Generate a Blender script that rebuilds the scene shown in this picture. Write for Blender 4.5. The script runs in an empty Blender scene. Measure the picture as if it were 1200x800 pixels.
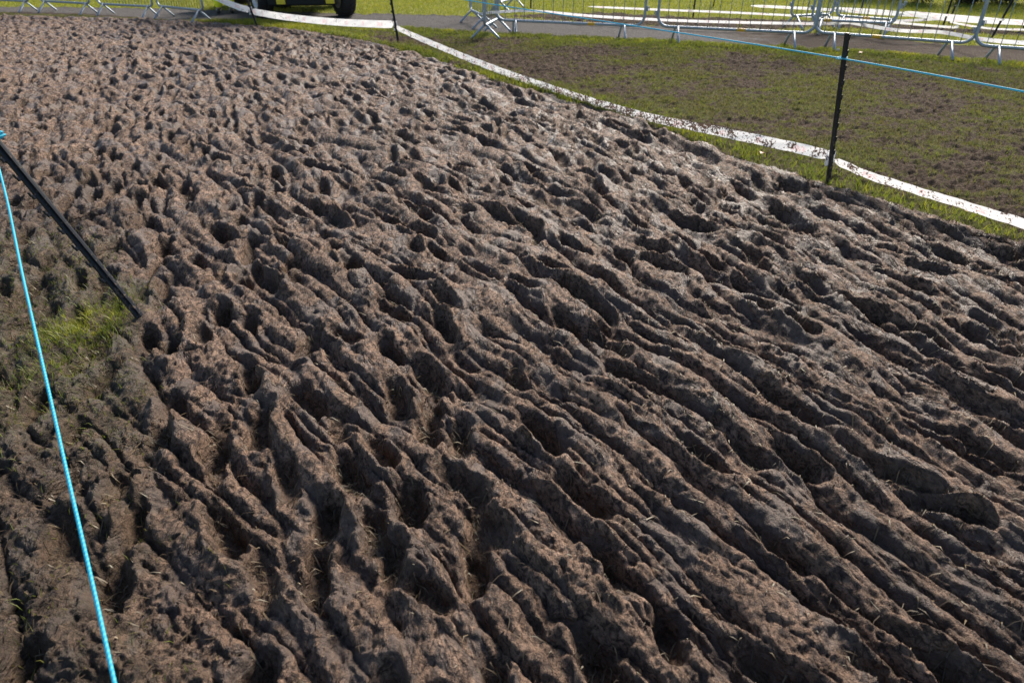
import bpy, bmesh, math, random
import numpy as np
from mathutils import Vector, Matrix

C = bpy.context.scene.collection
scene = bpy.context.scene
R = math.radians
random.seed(7)
rng = np.random.default_rng(11)

# ------------------------------------------------------------------ camera
cam = bpy.data.cameras.new('camera')
cam.lens = 24.0
cam.sensor_width = 36.0
cam.clip_start = 0.05
cam.clip_end = 2000.0
cam.dof.use_dof = True
cam.dof.focus_distance = 3.1
cam.dof.aperture_fstop = 4.0
camo = bpy.data.objects.new('camera', cam)
camo.location = (0, 0, 1.6)
camo.rotation_euler = (R(90 - 31.6), 0, 0)
C.objects.link(camo)
scene.camera = camo

# ------------------------------------------------------------------ world and sun
SUN_AZ, SUN_EL = 27.0, 34.0
world = bpy.data.worlds.new('World')
scene.world = world
world.use_nodes = True
wn = world.node_tree.nodes
wl = world.node_tree.links
wn.clear()
sky = wn.new('ShaderNodeTexSky')
sky.sky_type = 'NISHITA'
sky.sun_disc = False
sky.sun_elevation = R(SUN_EL)
sky.sun_rotation = R(SUN_AZ)
bg = wn.new('ShaderNodeBackground')
bg.inputs['Strength'].default_value = 0.09
wo = wn.new('ShaderNodeOutputWorld')
wl.new(sky.outputs[0], bg.inputs[0])
wl.new(bg.outputs[0], wo.inputs[0])

sun = bpy.data.lights.new('sun', 'SUN')
sun.energy = 5.0
sun.angle = R(20.0)   # thin cloud softens the sun
sun.color = (1.0, 0.90, 0.78)
suno = bpy.data.objects.new('sun', sun)
sd = Vector((math.sin(R(SUN_AZ)) * math.cos(R(SUN_EL)), math.cos(R(SUN_AZ)) * math.cos(R(SUN_EL)), math.sin(R(SUN_EL))))
suno.rotation_euler = (-sd).to_track_quat('-Z', 'Y').to_euler()
C.objects.link(suno)

scene.view_settings.view_transform = 'Standard'
scene.view_settings.look = 'None'
scene.view_settings.exposure = 1.0
scene.view_settings.gamma = 1.0

# ------------------------------------------------------------------ material helpers
class NT:
    def __init__(self, name):
        self.m = bpy.data.materials.new(name)
        self.m.use_nodes = True
        self.t = self.m.node_tree
        self.t.nodes.clear()
    def n(self, kind, **kw):
        nd = self.t.nodes.new(kind)
        for k, v in kw.items():
            setattr(nd, k, v)
        return nd
    def l(self, a, b):
        self.t.links.new(a, b)
    def val(self, sock, v):
        if hasattr(v, 'links') or isinstance(v, bpy.types.NodeSocket):
            self.l(v, sock)
        else:
            sock.default_value = v
    def coord(self):
        return self.n('ShaderNodeTexCoord').outputs['Object']
    def geo(self):
        return self.n('ShaderNodeNewGeometry').outputs['Position']
    def noise(self, vec, scale, detail=4, rough=0.55, dist=0.0):
        nd = self.n('ShaderNodeTexNoise')
        if vec is not None:
            self.l(vec, nd.inputs['Vector'])
        nd.inputs['Scale'].default_value = scale
        nd.inputs['Detail'].default_value = detail
        nd.inputs['Roughness'].default_value = rough
        nd.inputs['Distortion'].default_value = dist
        return nd.outputs['Fac']
    def ramp(self, fac, stops):
        nd = self.n('ShaderNodeValToRGB')
        self.l(fac, nd.inputs[0])
        e = nd.color_ramp.elements
        while len(e) < len(stops):
            e.new(0.5)
        for i, (p, c) in enumerate(stops):
            e[i].position = p
            e[i].color = (c[0], c[1], c[2], 1) if hasattr(c, '__len__') else (c, c, c, 1)
        return nd.outputs[0]
    def mix(self, f, a, b):
        nd = self.n('ShaderNodeMix', data_type='RGBA')
        self.val(nd.inputs[0], f)
        for s, v in ((nd.inputs[6], a), (nd.inputs[7], b)):
            if isinstance(v, tuple):
                v = (v[0], v[1], v[2], 1)
            self.val(s, v)
        return nd.outputs[2]
    def math(self, op, a, b=0.0, clamp=False):
        nd = self.n('ShaderNodeMath', operation=op, use_clamp=clamp)
        self.val(nd.inputs[0], a)
        self.val(nd.inputs[1], b)
        return nd.outputs[0]
    def attr(self, name):
        return self.n('ShaderNodeAttribute', attribute_name=name).outputs['Fac']
    def mapping(self, vec, scale=(1, 1, 1), rot=(0, 0, 0)):
        nd = self.n('ShaderNodeMapping')
        self.l(vec, nd.inputs[0])
        nd.inputs['Scale'].default_value = scale
        nd.inputs['Rotation'].default_value = rot
        return nd.outputs[0]
    def bump(self, h, strength, dist, normal=None):
        nd = self.n('ShaderNodeBump')
        nd.inputs['Strength'].default_value = strength
        nd.inputs['Distance'].default_value = dist
        self.l(h, nd.inputs['Height'])
        if normal is not None:
            self.l(normal, nd.inputs['Normal'])
        return nd.outputs[0]
    def bsdf(self, col, rough, metal=0.0, spec=0.5, normal=None, out=True):
        nd = self.n('ShaderNodeBsdfPrincipled')
        if isinstance(col, tuple):
            col = (col[0], col[1], col[2], 1)
        self.val(nd.inputs['Base Color'], col)
        self.val(nd.inputs['Roughness'], rough)
        self.val(nd.inputs['Metallic'], metal)
        self.val(nd.inputs['Specular IOR Level'], spec)
        if normal is not None:
            self.l(normal, nd.inputs['Normal'])
        if out:
            o = self.n('ShaderNodeOutputMaterial')
            self.l(nd.outputs[0], o.inputs[0])
        return nd.outputs[0]
    def out(self, sh):
        o = self.n('ShaderNodeOutputMaterial')
        self.l(sh, o.inputs[0])

def mat_simple(name, col, rough=0.5, metal=0.0, spec=0.5, var=0.15, scale=30.0, bump=0.0):
    t = NT(name)
    p = t.coord()
    f = t.noise(p, scale, 4)
    lo = tuple(c * (1 - var) for c in col)
    hi = tuple(min(1, c * (1 + var)) for c in col)
    c = t.mix(f, lo, hi)
    nrm = t.bump(f, 0.3, bump) if bump else None
    t.bsdf(c, rough, metal, spec, nrm)
    return t.m

def mat_mud():
    t = NT('trodden_mud')
    p = t.geo()
    # drying, torn skin on most of it; smooth wet smears where a shoe or tyre has slid
    ps = t.mapping(p, (1.0, 0.45, 1.0), (0, 0, R(-31)))
    mid = t.noise(p, 15, 5, 0.65)
    fine = t.noise(ps, 55, 7, 0.70, 0.8)
    pore = t.noise(p, 135, 4, 0.65)
    smear = t.ramp(t.noise(ps, 8.5, 4, 0.6, 0.4), [(0.49, 0.0), (0.57, 1.0)])
    base = t.ramp(mid, [(0.32, (0.150, 0.096, 0.066)), (0.50, (0.285, 0.186, 0.130)), (0.70, (0.445, 0.300, 0.216))])
    wet = t.ramp(fine, [(0.42, 0.0), (0.56, 1.0)])
    col = t.mix(wet, (0.052, 0.036, 0.030), base)
    spk = t.ramp(pore, [(0.34, 1.0), (0.44, 0.0)])
    col = t.mix(t.math('MULTIPLY', spk, 0.75), col, (0.040, 0.029, 0.025))
    slate = t.mix(fine, (0.045, 0.034, 0.030), (0.110, 0.083, 0.070))
    col = t.mix(t.math('MULTIPLY', smear, 0.85), col, slate)
    dampf = t.math('MULTIPLY', t.attr('damp'), t.ramp(t.noise(p, 12, 4, 0.6), [(0.30, 1.0), (0.70, 0.45)]))
    col = t.mix(dampf, col, (0.044, 0.032, 0.026))
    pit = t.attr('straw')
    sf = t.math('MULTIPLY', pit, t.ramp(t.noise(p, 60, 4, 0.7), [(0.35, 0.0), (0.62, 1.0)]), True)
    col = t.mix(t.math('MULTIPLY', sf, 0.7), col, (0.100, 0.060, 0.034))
    gr = t.attr('grassy')
    gf = t.math('MULTIPLY', gr, t.ramp(t.noise(p, 45, 4, 0.7), [(0.4, 0.0), (0.6, 1.0)]), True)
    col = t.mix(t.math('MULTIPLY', gf, 0.8), col, (0.055, 0.055, 0.022))
    rough = t.mix(smear, t.ramp(t.noise(p, 28, 4, 0.65), [(0.38, 0.52), (0.62, 0.80)]), (0.46, 0.46, 0.46))
    h = t.math('ADD', fine, t.math('MULTIPLY', pore, 0.6))
    h = t.math('MULTIPLY', h, t.math('SUBTRACT', 1.0, t.math('MULTIPLY', smear, 0.65)))
    nrm = t.bump(h, 1.0, 0.030)
    t.bsdf(col, rough, 0.0, 0.20, nrm)
    return t.m

def mat_verge():
    t = NT('worn_turf')
    p = t.geo()
    f = t.noise(p, 9, 5, 0.65)
    g = t.noise(p, 55, 4, 0.7)
    grass = t.ramp(g, [(0.3, (0.042, 0.044, 0.015)), (0.5, (0.078, 0.078, 0.024)), (0.72, (0.130, 0.118, 0.046))])
    mud = t.ramp(g, [(0.3, (0.028, 0.020, 0.015)), (0.55, (0.080, 0.058, 0.043)), (0.75, (0.20, 0.155, 0.118))])
    k = t.math('ADD', t.attr('muddy'), t.math('MULTIPLY', t.math('SUBTRACT', f, 0.5), 1.8))
    kk = t.ramp(k, [(0.35, 0.0), (0.60, 1.0)])
    col = t.mix(kk, grass, mud)
    nrm = t.bump(t.math('ADD', g, t.noise(p, 190, 3)), 0.9, 0.018)
    rough = t.ramp(f, [(0.3, 0.5), (0.6, 0.85)])
    t.bsdf(col, 0.95, 0.0, 0.06, nrm)
    return t.m

def mat_gravel():
    t = NT('gravel')
    p = t.geo()
    f = t.noise(p, 3.5, 4, 0.6)
    v = t.n('ShaderNodeTexVoronoi')
    t.l(p, v.inputs['Vector'])
    v.inputs['Scale'].default_value = 75
    g = t.noise(p, 120, 3, 0.7)
    grav = t.mix(v.outputs['Color'], (0.062, 0.058, 0.056), (0.135, 0.127, 0.122))
    grav = t.mix(g, t.mix(0.5, grav, (0.08, 0.074, 0.07)), grav)
    mud = t.mix(g, (0.035, 0.026, 0.021), (0.082, 0.063, 0.051))
    k = t.math('ADD', t.attr('muddy'), t.math('MULTIPLY', t.math('SUBTRACT', f, 0.5), 1.3))
    col = t.mix(t.ramp(k, [(0.35, 0.0), (0.65, 1.0)]), grav, mud)
    nrm = t.bump(t.math('ADD', v.outputs['Distance'], g), 0.8, 0.012)
    t.bsdf(col, 0.95, 0.0, 0.06, nrm)
    return t.m

def mat_meadow():
    t = NT('mown_meadow')
    p = t.geo()
    f = t.noise(p, 1.1, 4, 0.6)
    g = t.noise(t.mapping(p, (1, 2.2, 1)), 30, 4, 0.7)
    grass = t.ramp(g, [(0.3, (0.090, 0.105, 0.018)), (0.5, (0.150, 0.165, 0.026)), (0.7, (0.205, 0.21, 0.045))])
    grass = t.mix(t.ramp(f, [(0.35, 0.0), (0.7, 0.5)]), grass, (0.20, 0.185, 0.045))
    mud = t.mix(g, (0.028, 0.020, 0.015), (0.075, 0.055, 0.042))
    k = t.math('ADD', t.attr('muddy'), t.math('MULTIPLY', t.math('SUBTRACT', t.noise(p, 7, 5, 0.7), 0.5), 1.3))
    col = t.mix(t.ramp(k, [(0.4, 0.0), (0.6, 1.0)]), grass, mud)
    nrm = t.bump(g, 0.7, 0.03)
    t.bsdf(col, 0.95, 0.0, 0.06, nrm)
    return t.m

def mat_blades(name, stops, trans=0.45):
    t = NT(name)
    c = t.ramp(t.attr('tint'), stops)
    d = t.n('ShaderNodeBsdfDiffuse')
    t.l(c, d.inputs[0])
    tr = t.n('ShaderNodeBsdfTranslucent')
    t.l(c, tr.inputs[0])
    gl = t.n('ShaderNodeBsdfGlossy')
    gl.inputs['Roughness'].default_value = 0.45
    gl.inputs['Color'].default_value = (0.5, 0.5, 0.45, 1)
    m1 = t.n('ShaderNodeMixShader')
    m1.inputs[0].default_value = trans
    t.l(d.outputs[0], m1.inputs[1])
    t.l(tr.outputs[0], m1.inputs[2])
    m2 = t.n('ShaderNodeMixShader')
    m2.inputs[0].default_value = 0.05
    t.l(m1.outputs[0], m2.inputs[1])
    t.l(gl.outputs[0], m2.inputs[2])
    t.out(m2.outputs[0])
    return t.m

def mat_tape():
    t = NT('barrier_tape')
    uv = t.n('ShaderNodeUVMap').outputs[0]
    p = t.geo()
    sep = t.n('ShaderNodeSeparateXYZ')
    t.l(uv, sep.inputs[0])
    u, v = sep.outputs[0], sep.outputs[1]
    white = t.mix(t.noise(p, 14, 3), (0.74, 0.75, 0.78), (0.82, 0.82, 0.82))
    # faded red print: broken word-length runs in the middle of the tape
    blk = t.noise(t.mapping(uv, (5.5, 0.0, 1)), 1.0, 1)
    chars = t.noise(t.mapping(uv, (60, 5.0, 1)), 1.0, 3, 0.7)
    band = t.math('LESS_THAN', t.math('ABSOLUTE', t.math('SUBTRACT', v, 0.5)), 0.27)
    pr = t.math('MULTIPLY', t.ramp(blk, [(0.53, 0.0), (0.60, 1.0)]), t.ramp(chars, [(0.47, 0.0), (0.53, 1.0)]))
    pr = t.math('MULTIPLY', pr, band)
    col = t.mix(t.math('MULTIPLY', pr, 0.40), white, (0.70, 0.09, 0.12))
    dirt = t.attr('dirt')
    sp = t.noise(p, 62, 4, 0.65)
    sp2 = t.noise(p, 9, 3, 0.6)
    th = t.math('ADD', sp, t.math('ADD', t.math('MULTIPLY', dirt, 0.22), t.math('MULTIPLY', t.math('SUBTRACT', sp2, 0.5), 0.6)))
    spl = t.ramp(th, [(0.655, 0.0), (0.68, 1.0)])
    col = t.mix(spl, col, (0.085, 0.055, 0.042))
    bs = t.bsdf(col, 0.42, 0, 0.5, t.bump(t.noise(p, 70, 3), 0.25, 0.004), out=False)
    tr = t.n('ShaderNodeBsdfTranslucent')
    t.l(col, tr.inputs[0])
    mx = t.n('ShaderNodeMixShader')
    mx.inputs[0].default_value = 0.38
    t.l(bs, mx.inputs[1])
    t.l(tr.outputs[0], mx.inputs[2])
    t.out(mx.outputs[0])
    return t.m

def mat_rope():
    t = NT('blue_rope')
    uv = t.n('ShaderNodeUVMap').outputs[0]
    p = t.geo()
    w = t.n('ShaderNodeTexWave')
    w.wave_type = 'BANDS'
    w.bands_direction = 'DIAGONAL'
    t.l(t.mapping(uv, (48, 2.0, 0)), w.inputs['Vector'])
    w.inputs['Scale'].default_value = 1.0
    w.inputs['Distortion'].default_value = 0.6
    f = w.outputs['Fac']
    col = t.mix(f, (0.035, 0.47, 0.66), (0.075, 0.56, 0.73))
    d = t.ramp(t.noise(p, 13, 4, 0.7), [(0.60, 0.0), (0.70, 1.0)])
    col = t.mix(t.math('MULTIPLY', d, 0.7), col, (0.22, 0.19, 0.18))
    bs = t.bsdf(col, 0.5, 0, 0.4, t.bump(f, 0.5, 0.002), out=False)
    tr = t.n('ShaderNodeBsdfTranslucent')
    t.l(col, tr.inputs[0])
    mx = t.n('ShaderNodeMixShader')
    mx.inputs[0].default_value = 0.4
    t.l(bs, mx.inputs[1])
    t.l(tr.outputs[0], mx.inputs[2])
    t.out(mx.outputs[0])
    return t.m

def mat_post():
    t = NT('black_plastic_post')
    p = t.geo()
    f = t.noise(p, 60, 4, 0.7)
    d = t.math('ADD', f, t.math('MULTIPLY', t.attr('dirt'), 0.34))
    k = t.ramp(d, [(0.66, 0.0), (0.70, 1.0)])
    col = t.mix(k, (0.008, 0.011, 0.017), (0.12, 0.09, 0.07))
    t.bsdf(col, t.ramp(k, [(0, 0.45), (1, 0.8)]), 0, 0.25, t.bump(f, 0.2, 0.002))
    return t.m

def mat_galv():
    t = NT('galvanised_steel')
    p = t.coord()
    v = t.n('ShaderNodeTexVoronoi')
    t.l(p, v.inputs['Vector'])
    v.inputs['Scale'].default_value = 55
    n1 = t.noise(p, 9, 4, 0.6)
    col = t.mix(v.outputs['Distance'], (0.22, 0.27, 0.33), (0.36, 0.41, 0.46))
    rust = t.ramp(t.noise(p, 17, 5, 0.7), [(0.66, 0.0), (0.74, 1.0)])
    col = t.mix(t.math('MULTIPLY', rust, 0.75), col, (0.16, 0.095, 0.06))
    t.bsdf(col, t.ramp(n1, [(0.3, 0.45), (0.7, 0.62)]), 0.6, 0.5, t.bump(n1, 0.1, 0.002))
    return t.m

MUD = mat_mud()
VERGE = mat_verge()
GRAVEL = mat_gravel()
MEADOW = mat_meadow()
TAPE = mat_tape()
ROPE = mat_rope()
POST = mat_post()
GALV = mat_galv()
YELLOW = mat_simple('yellow_sticker', (0.62, 0.34, 0.02), 0.5)
GRASS = mat_blades('grass_blades', [(0.0, (0.075, 0.055, 0.028)), (0.28, (0.150, 0.130, 0.040)), (0.55, (0.120, 0.150, 0.022)),
                                    (0.80, (0.190, 0.235, 0.022)), (1.0, (0.30, 0.29, 0.025))])
STRAW = mat_blades('dead_grass', [(0.0, (0.028, 0.019, 0.012)), (0.5, (0.070, 0.047, 0.028)), (1.0, (0.165, 0.120, 0.066))], 0.25)

# ------------------------------------------------------------------ object helpers
def tag(o, label=None, cat=None, group=None, kind=None):
    if label: o['label'] = label
    if cat: o['category'] = cat
    if group: o['group'] = group
    if kind: o['kind'] = kind
    return o

def empty(name, loc=(0, 0, 0), rz=0.0, label=None, cat=None, group=None):
    o = bpy.data.objects.new(name, None)
    o.empty_display_size = 0.1
    o.location = loc
    o.rotation_euler = (0, 0, rz)
    C.objects.link(o)
    return tag(o, label, cat, group)

def link(name, me, parent=None, loc=None, rot=None):
    o = bpy.data.objects.new(name, me)
    C.objects.link(o)
    if parent is not None:
        o.parent = parent
    if loc is not None:
        o.location = loc
    if rot is not None:
        o.rotation_euler = rot
    return o

class MB:
    """collects shapes into one mesh"""
    def __init__(self):
        self.v, self.f, self.smooth, self.uv = [], [], [], []
    def tube(self, pts, r, n=8, closed=False, cap=True, uvs=False):
        pts = [Vector(p) for p in pts]
        m = len(pts)
        rr = r if hasattr(r, '__len__') else [r] * m
        base = len(self.v)
        up = None
        acc = 0.0
        for i, p in enumerate(pts):
            a = pts[(i - 1) % m] if (closed or i > 0) else p
            b = pts[(i + 1) % m] if (closed or i < m - 1) else p
            t = (b - a).normalized()
            if up is None:
                up = Vector((0, 0, 1)) if abs(t.z) < 0.9 else Vector((1, 0, 0))
            x = t.cross(up).normalized()
            up = x.cross(t).normalized()
            if i > 0:
                acc += (p - pts[i - 1]).length
            for k in range(n):
                an = 2 * math.pi * k / n
                self.v.append(p + (x * math.cos(an) + up * math.sin(an)) * rr[i])
                self.uv.append((acc, k / n))
        rings = m if closed else m - 1
        for i in range(rings):
            for k in range(n):
                a = base + i * n + k
                b = base + i * n + (k + 1) % n
                c = base + ((i + 1) % m) * n + (k + 1) % n
                d = base + ((i + 1) % m) * n + k
                self.f.append((a, b, c, d)); self.smooth.append(True)
        if cap and not closed:
            self.f.append(tuple(base + k for k in reversed(range(n)))); self.smooth.append(False)
            e = base + (m - 1) * n
            self.f.append(tuple(e + k for k in range(n))); self.smooth.append(False)
        return self
    def bm(self, bm, mat=None, smooth=False):
        base = len(self.v)
        bm.verts.ensure_lookup_table()
        for v in bm.verts:
            self.v.append(mat @ v.co if mat else v.co.copy())
            self.uv.append((0, 0))
        bm.verts.index_update()
        for f in bm.faces:
            self.f.append(tuple(base + v.index for v in f.verts)); self.smooth.append(smooth)
        bm.free()
        return self
    def box(self, size, loc=(0, 0, 0), rot=(0, 0, 0), bevel=0.0, taper=None, segs=2):
        b = bmesh.new()
        bmesh.ops.create_cube(b, size=1.0)
        for v in b.verts:
            v.co = Vector((v.co.x * size[0], v.co.y * size[1], v.co.z * size[2]))
            if taper and v.co.z > 0:
                v.co.x *= taper[0]; v.co.y *= taper[1]
        if bevel:
            bmesh.ops.bevel(b, geom=list(b.edges), offset=bevel, segments=segs, affect='EDGES', profile=0.5)
        M = Matrix.Translation(loc) @ (Matrix.Rotation(rot[2], 4, 'Z') @ Matrix.Rotation(rot[1], 4, 'Y') @ Matrix.Rotation(rot[0], 4, 'X'))
        return self.bm(b, M)
    def lathe(self, prof, n=32, axis='Y'):
        """profile of (radius, height) turned about the axis"""
        base = len(self.v)
        m = len(prof)
        for i in range(n):
            an = 2 * math.pi * i / n
            for r, h in prof:
                if axis == 'Z':
                    self.v.append(Vector((r * math.cos(an), r * math.sin(an), h)))
                else:
                    self.v.append(Vector((h, r * math.cos(an), r * math.sin(an))))
                self.uv.append((i / n, 0))
        for i in range(n):
            for j in range(m - 1):
                a = base + i * m + j
                b = base + i * m + j + 1
                c = base + ((i + 1) % n) * m + j + 1
                d = base + ((i + 1) % n) * m + j
                self.f.append((a, d, c, b)); self.smooth.append(True)
        return self
    def mesh(self, name, mat, uv=False):
        me = bpy.data.meshes.new(name)
        me.from_pydata([tuple(v) for v in self.v], [], self.f)
        me.polygons.foreach_set('use_smooth', self.smooth)
        if uv:
            lay = me.uv_layers.new(name='UVMap')
            li = np.zeros(len(me.loops), dtype=np.int32)
            me.loops.foreach_get('vertex_index', li)
            lay.data.foreach_set('uv', np.array(self.uv, dtype=np.float32)[li].ravel())
        me.materials.append(mat)
        me.update()
        return me
    def build(self, name, mat, parent=None, loc=None, rot=None, uv=False):
        return link(name, self.mesh(name, mat, uv), parent, loc, rot)

def np_mesh(name, co, polys, mat, attrs=None, smooth=True):
    """polys: (N,k) index array"""
    me = bpy.data.meshes.new(name)
    nv, nf, k = len(co), len(polys), polys.shape[1]
    me.vertices.add(nv)
    me.vertices.foreach_set('co', np.ascontiguousarray(co, dtype=np.float32).ravel())
    me.loops.add(nf * k)
    me.loops.foreach_set('vertex_index', np.ascontiguousarray(polys, dtype=np.int32).ravel())
    me.polygons.add(nf)
    me.polygons.foreach_set('loop_start', np.arange(0, nf * k, k, dtype=np.int32))
    me.polygons.foreach_set('loop_total', np.full(nf, k, dtype=np.int32))
    if smooth:
        me.polygons.foreach_set('use_smooth', np.ones(nf, dtype=bool))
    me.update(calc_edges=True)
    for an, av in (attrs or {}).items():
        a = me.attributes.new(an, 'FLOAT', 'POINT')
        a.data.foreach_set('value', np.ascontiguousarray(av, dtype=np.float32))
    me.materials.append(mat)
    return me

# ------------------------------------------------------------------ noise
def pnoise(x, y, seed=0):
    """gradient noise, about -0.7 .. 0.7"""
    r = np.random.default_rng(seed)
    perm = r.permutation(256).astype(np.int32)
    perm = np.concatenate([perm, perm])
    ang = (np.arange(256) / 256.0 * 2 * np.pi)
    gx, gy = np.cos(ang).astype(np.float32), np.sin(ang).astype(np.float32)
    x = x.astype(np.float32); y = y.astype(np.float32)
    xf = np.floor(x); yf = np.floor(y)
    xi = xf.astype(np.int32) & 255; yi = yf.astype(np.int32) & 255
    fx = x - xf; fy = y - yf
    x1 = (xi + 1) & 255; y1 = (yi + 1) & 255
    def g(ix, iy, dx, dy):
        h = perm[perm[ix] + iy]
        return gx[h] * dx + gy[h] * dy
    u = fx * fx * fx * (fx * (fx * 6 - 15) + 10)
    v = fy * fy * fy * (fy * (fy * 6 - 15) + 10)
    a = g(xi, yi, fx, fy); b = g(x1, yi, fx - 1, fy)
    c = g(xi, y1, fx, fy - 1); d = g(x1, y1, fx - 1, fy - 1)
    return (a + u * (b - a)) + v * ((c + u * (d - c)) - (a + u * (b - a)))

def sst(a, b, x):
    t = np.clip((x - a) / (b - a), 0, 1)
    return t * t * (3 - 2 * t)

# ------------------------------------------------------------------ where the zones lie (metres)
def edge(pts):
    p = sorted(pts)
    return np.array([q[0] for q in p]), np.array([q[1] for q in p])

MUD_EDGE = edge([(6.3, -1.9), (3.07, 3.195), (2.949, 3.633), (2.706, 4.098), (2.34, 4.51), (2.241, 4.704), (2.093, 4.973), (1.756, 5.359), (1.467, 5.904), (1.193, 6.487), (0.853, 7.03), (0.37, 7.701), (0, 8.174),
                 (-0.649, 9.176), (-1.462, 10.461), (-2.43, 11.695), (-3.477, 12.624), (-4.576, 13.342), (-5.699, 13.885), (-7.933, 14.539), (-10.139, 14.888), (-15.925, 15.636)])
PATH_NEAR = edge([(14, 5.5), (7.465, 9.032), (6.743, 9.571), (5.483, 10.461), (3.856, 11.087), (2.032, 11.74), (0.7, 12.167), (-0.577, 12.571), (-1.801, 13.113),
                  (-2.791, 13.578), (-3.783, 13.823), (-4.81, 14.075), (-5.797, 14.14), (-6.881, 14.404), (-8.526, 15.032), (-10.469, 15.404), (-16.549, 16.287)])
PATH_FAR = edge([(14.5, 7.4), (8.475, 10.387), (7.556, 10.845), (6.561, 11.34), (5.601, 12.167), (4.799, 12.676), (3.026, 13.226), (1.576, 13.823), (0, 14.608),
                 (-1.713, 15.105), (-3.474, 15.329), (-5.359, 15.794), (-6.524, 16.037), (-8.315, 16.371), (-10.077, 16.544), (-11.253, 16.631), (-17.766, 17.557)])
BAND_LO = edge([(0, 14.747), (1.576, 13.823), (3.026, 13.226), (4.397, 12.783), (5.447, 13.226), (6.596, 12.783), (7.161, 12.468), (8.37, 12.118), (10.424, 11.255)])
BAND_HI = edge([(0, 15.032), (1.761, 15.558), (3.35, 14.747), (4.894, 14.337), (6.306, 13.823), (7.595, 13.284), (8.726, 12.676), (10.799, 11.695)])

def ye(tab, x):
    return np.interp(x, tab[0], tab[1])

# ------------------------------------------------------------------ the ground: one finely divided sheet, finer near the viewpoint
rows = [0.42]
while rows[-1] < 14.7:
    rows.append(rows[-1] + min(0.0036 * rows[-1], 0.024))
while rows[-1] < 20.5:
    rows.append(rows[-1] + 0.06)
Yr = np.array(rows, dtype=np.float64)
NR, NC = len(Yr), 1000
aj = np.linspace(-1, 1, NC)
Wr = 1.35 + 0.78 * Yr
X = (Wr[:, None] * aj[None, :]).astype(np.float32)
Y = np.repeat(Yr[:, None], NC, axis=1).astype(np.float32)
X = X + 0.15 * (Wr[:, None] / NC).astype(np.float32) * rng.standard_normal(X.shape).astype(np.float32)

DX, DY = -0.516, 0.856            # along the course
S = X * DX + Y * DY
N = X * 0.856 + Y * 0.516         # across the course

w1 = pnoise(X * 2.1, Y * 2.1, 1)
w2 = pnoise(X * 7.0, Y * 7.0, 2)
dm = (ye(MUD_EDGE, X) - Y) * 0.52 + 0.07 * w1 + 0.05 * w2      # > 0 inside the mud
dm = dm.astype(np.float32)
dn = (ye(PATH_NEAR, X) - Y) + 0.25 * w1 + 0.12 * w2
df = (ye(PATH_FAR, X) - Y) + 0.15 * w1 + 0.08 * w2
zone = np.where(dm > 0, 0, np.where(dn > 0, 1, np.where(df > 0, 2, 3))).astype(np.int8)

# --- mud relief: ruts and smears follow the riders' line, which fans out towards the viewpoint
base = 0.034 * pnoise(X * 0.9, Y * 0.9, 3) + 0.034 * pnoise(X * 2.1, Y * 2.1, 4)
Q0 = N - 0.2 * (1.4 * np.tanh((N - 2.0) / 1.4)) * 2.0 * np.tanh((S - 2.0) / 2.0)
q = Q0 + 0.12 * pnoise(S * 0.55, N * 0.6, 5) + 0.060 * pnoise(S * 1.7, N * 2.0, 6) + 0.030 * pnoise(S * 4.5, N * 5, 16)
rutm = (0.72 + 0.28 * sst(-0.3, 0.8, N)) * (0.85 + 0.15 * sst(10.5, 5.0, Y))
def crown(r, w):
    a_ = np.abs(r)
    return a_ / (a_ + w) * (1 + w)
r0 = pnoise(q * 2.2 + 17, S * 0.5, 30)
r1 = pnoise(q * 4.9, S * 0.50, 7)
r2 = pnoise(q * 9.2 + 40, S * 0.95, 8)
r3 = pnoise(q * 18 + 9, S * 2.2, 9)
brk = np.clip(0.75 + 1.0 * pnoise(X * 2.4, Y * 2.4, 31), 0.2, 1.3)
along = pnoise(q * 6 + 3, S * 4.2, 34)
rut = 0.034 * crown(r0, 0.14) + 0.080 * crown(r1, 0.15) * brk + 0.064 * crown(r2, 0.15) * (1.5 - brk) + 0.016 * crown(r3, 0.2) + 0.022 * along - 0.095
l1 = pnoise(X * 4.2 + 0.4 * w2, Y * 4.2, 10); l2 = pnoise(X * 9, Y * 9, 11)
c1 = crown(pnoise(X * 3.6 + 0.5 * w2, Y * 3.6 - 0.4 * w1, 35), 0.15)
lump = 0.046 * l1 + 0.030 * l2 + 0.060 * (c1 - 0.6)
soft = (0.64 + 0.36 * sst(7.5, 3.5, Y)) * (0.80 + 0.20 * sst(-0.45, 0.15, N))      # shallower far off and on the trodden strip left of the rope
H = base * 0.8 + (0.86 * rut * (0.60 + 0.62 * rutm) + 0.80 * lump * (0.85 - 0.50 * rutm)) * soft
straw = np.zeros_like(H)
edgew = 0.55 * pnoise(X * 8, Y * 8, 12) + 0.35 * pnoise(X * 21, Y * 21, 25)

def bowl(a, b):
    return np.clip(1 - a * a * 0.5 - b * b * 0.6, 0, 1)

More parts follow.
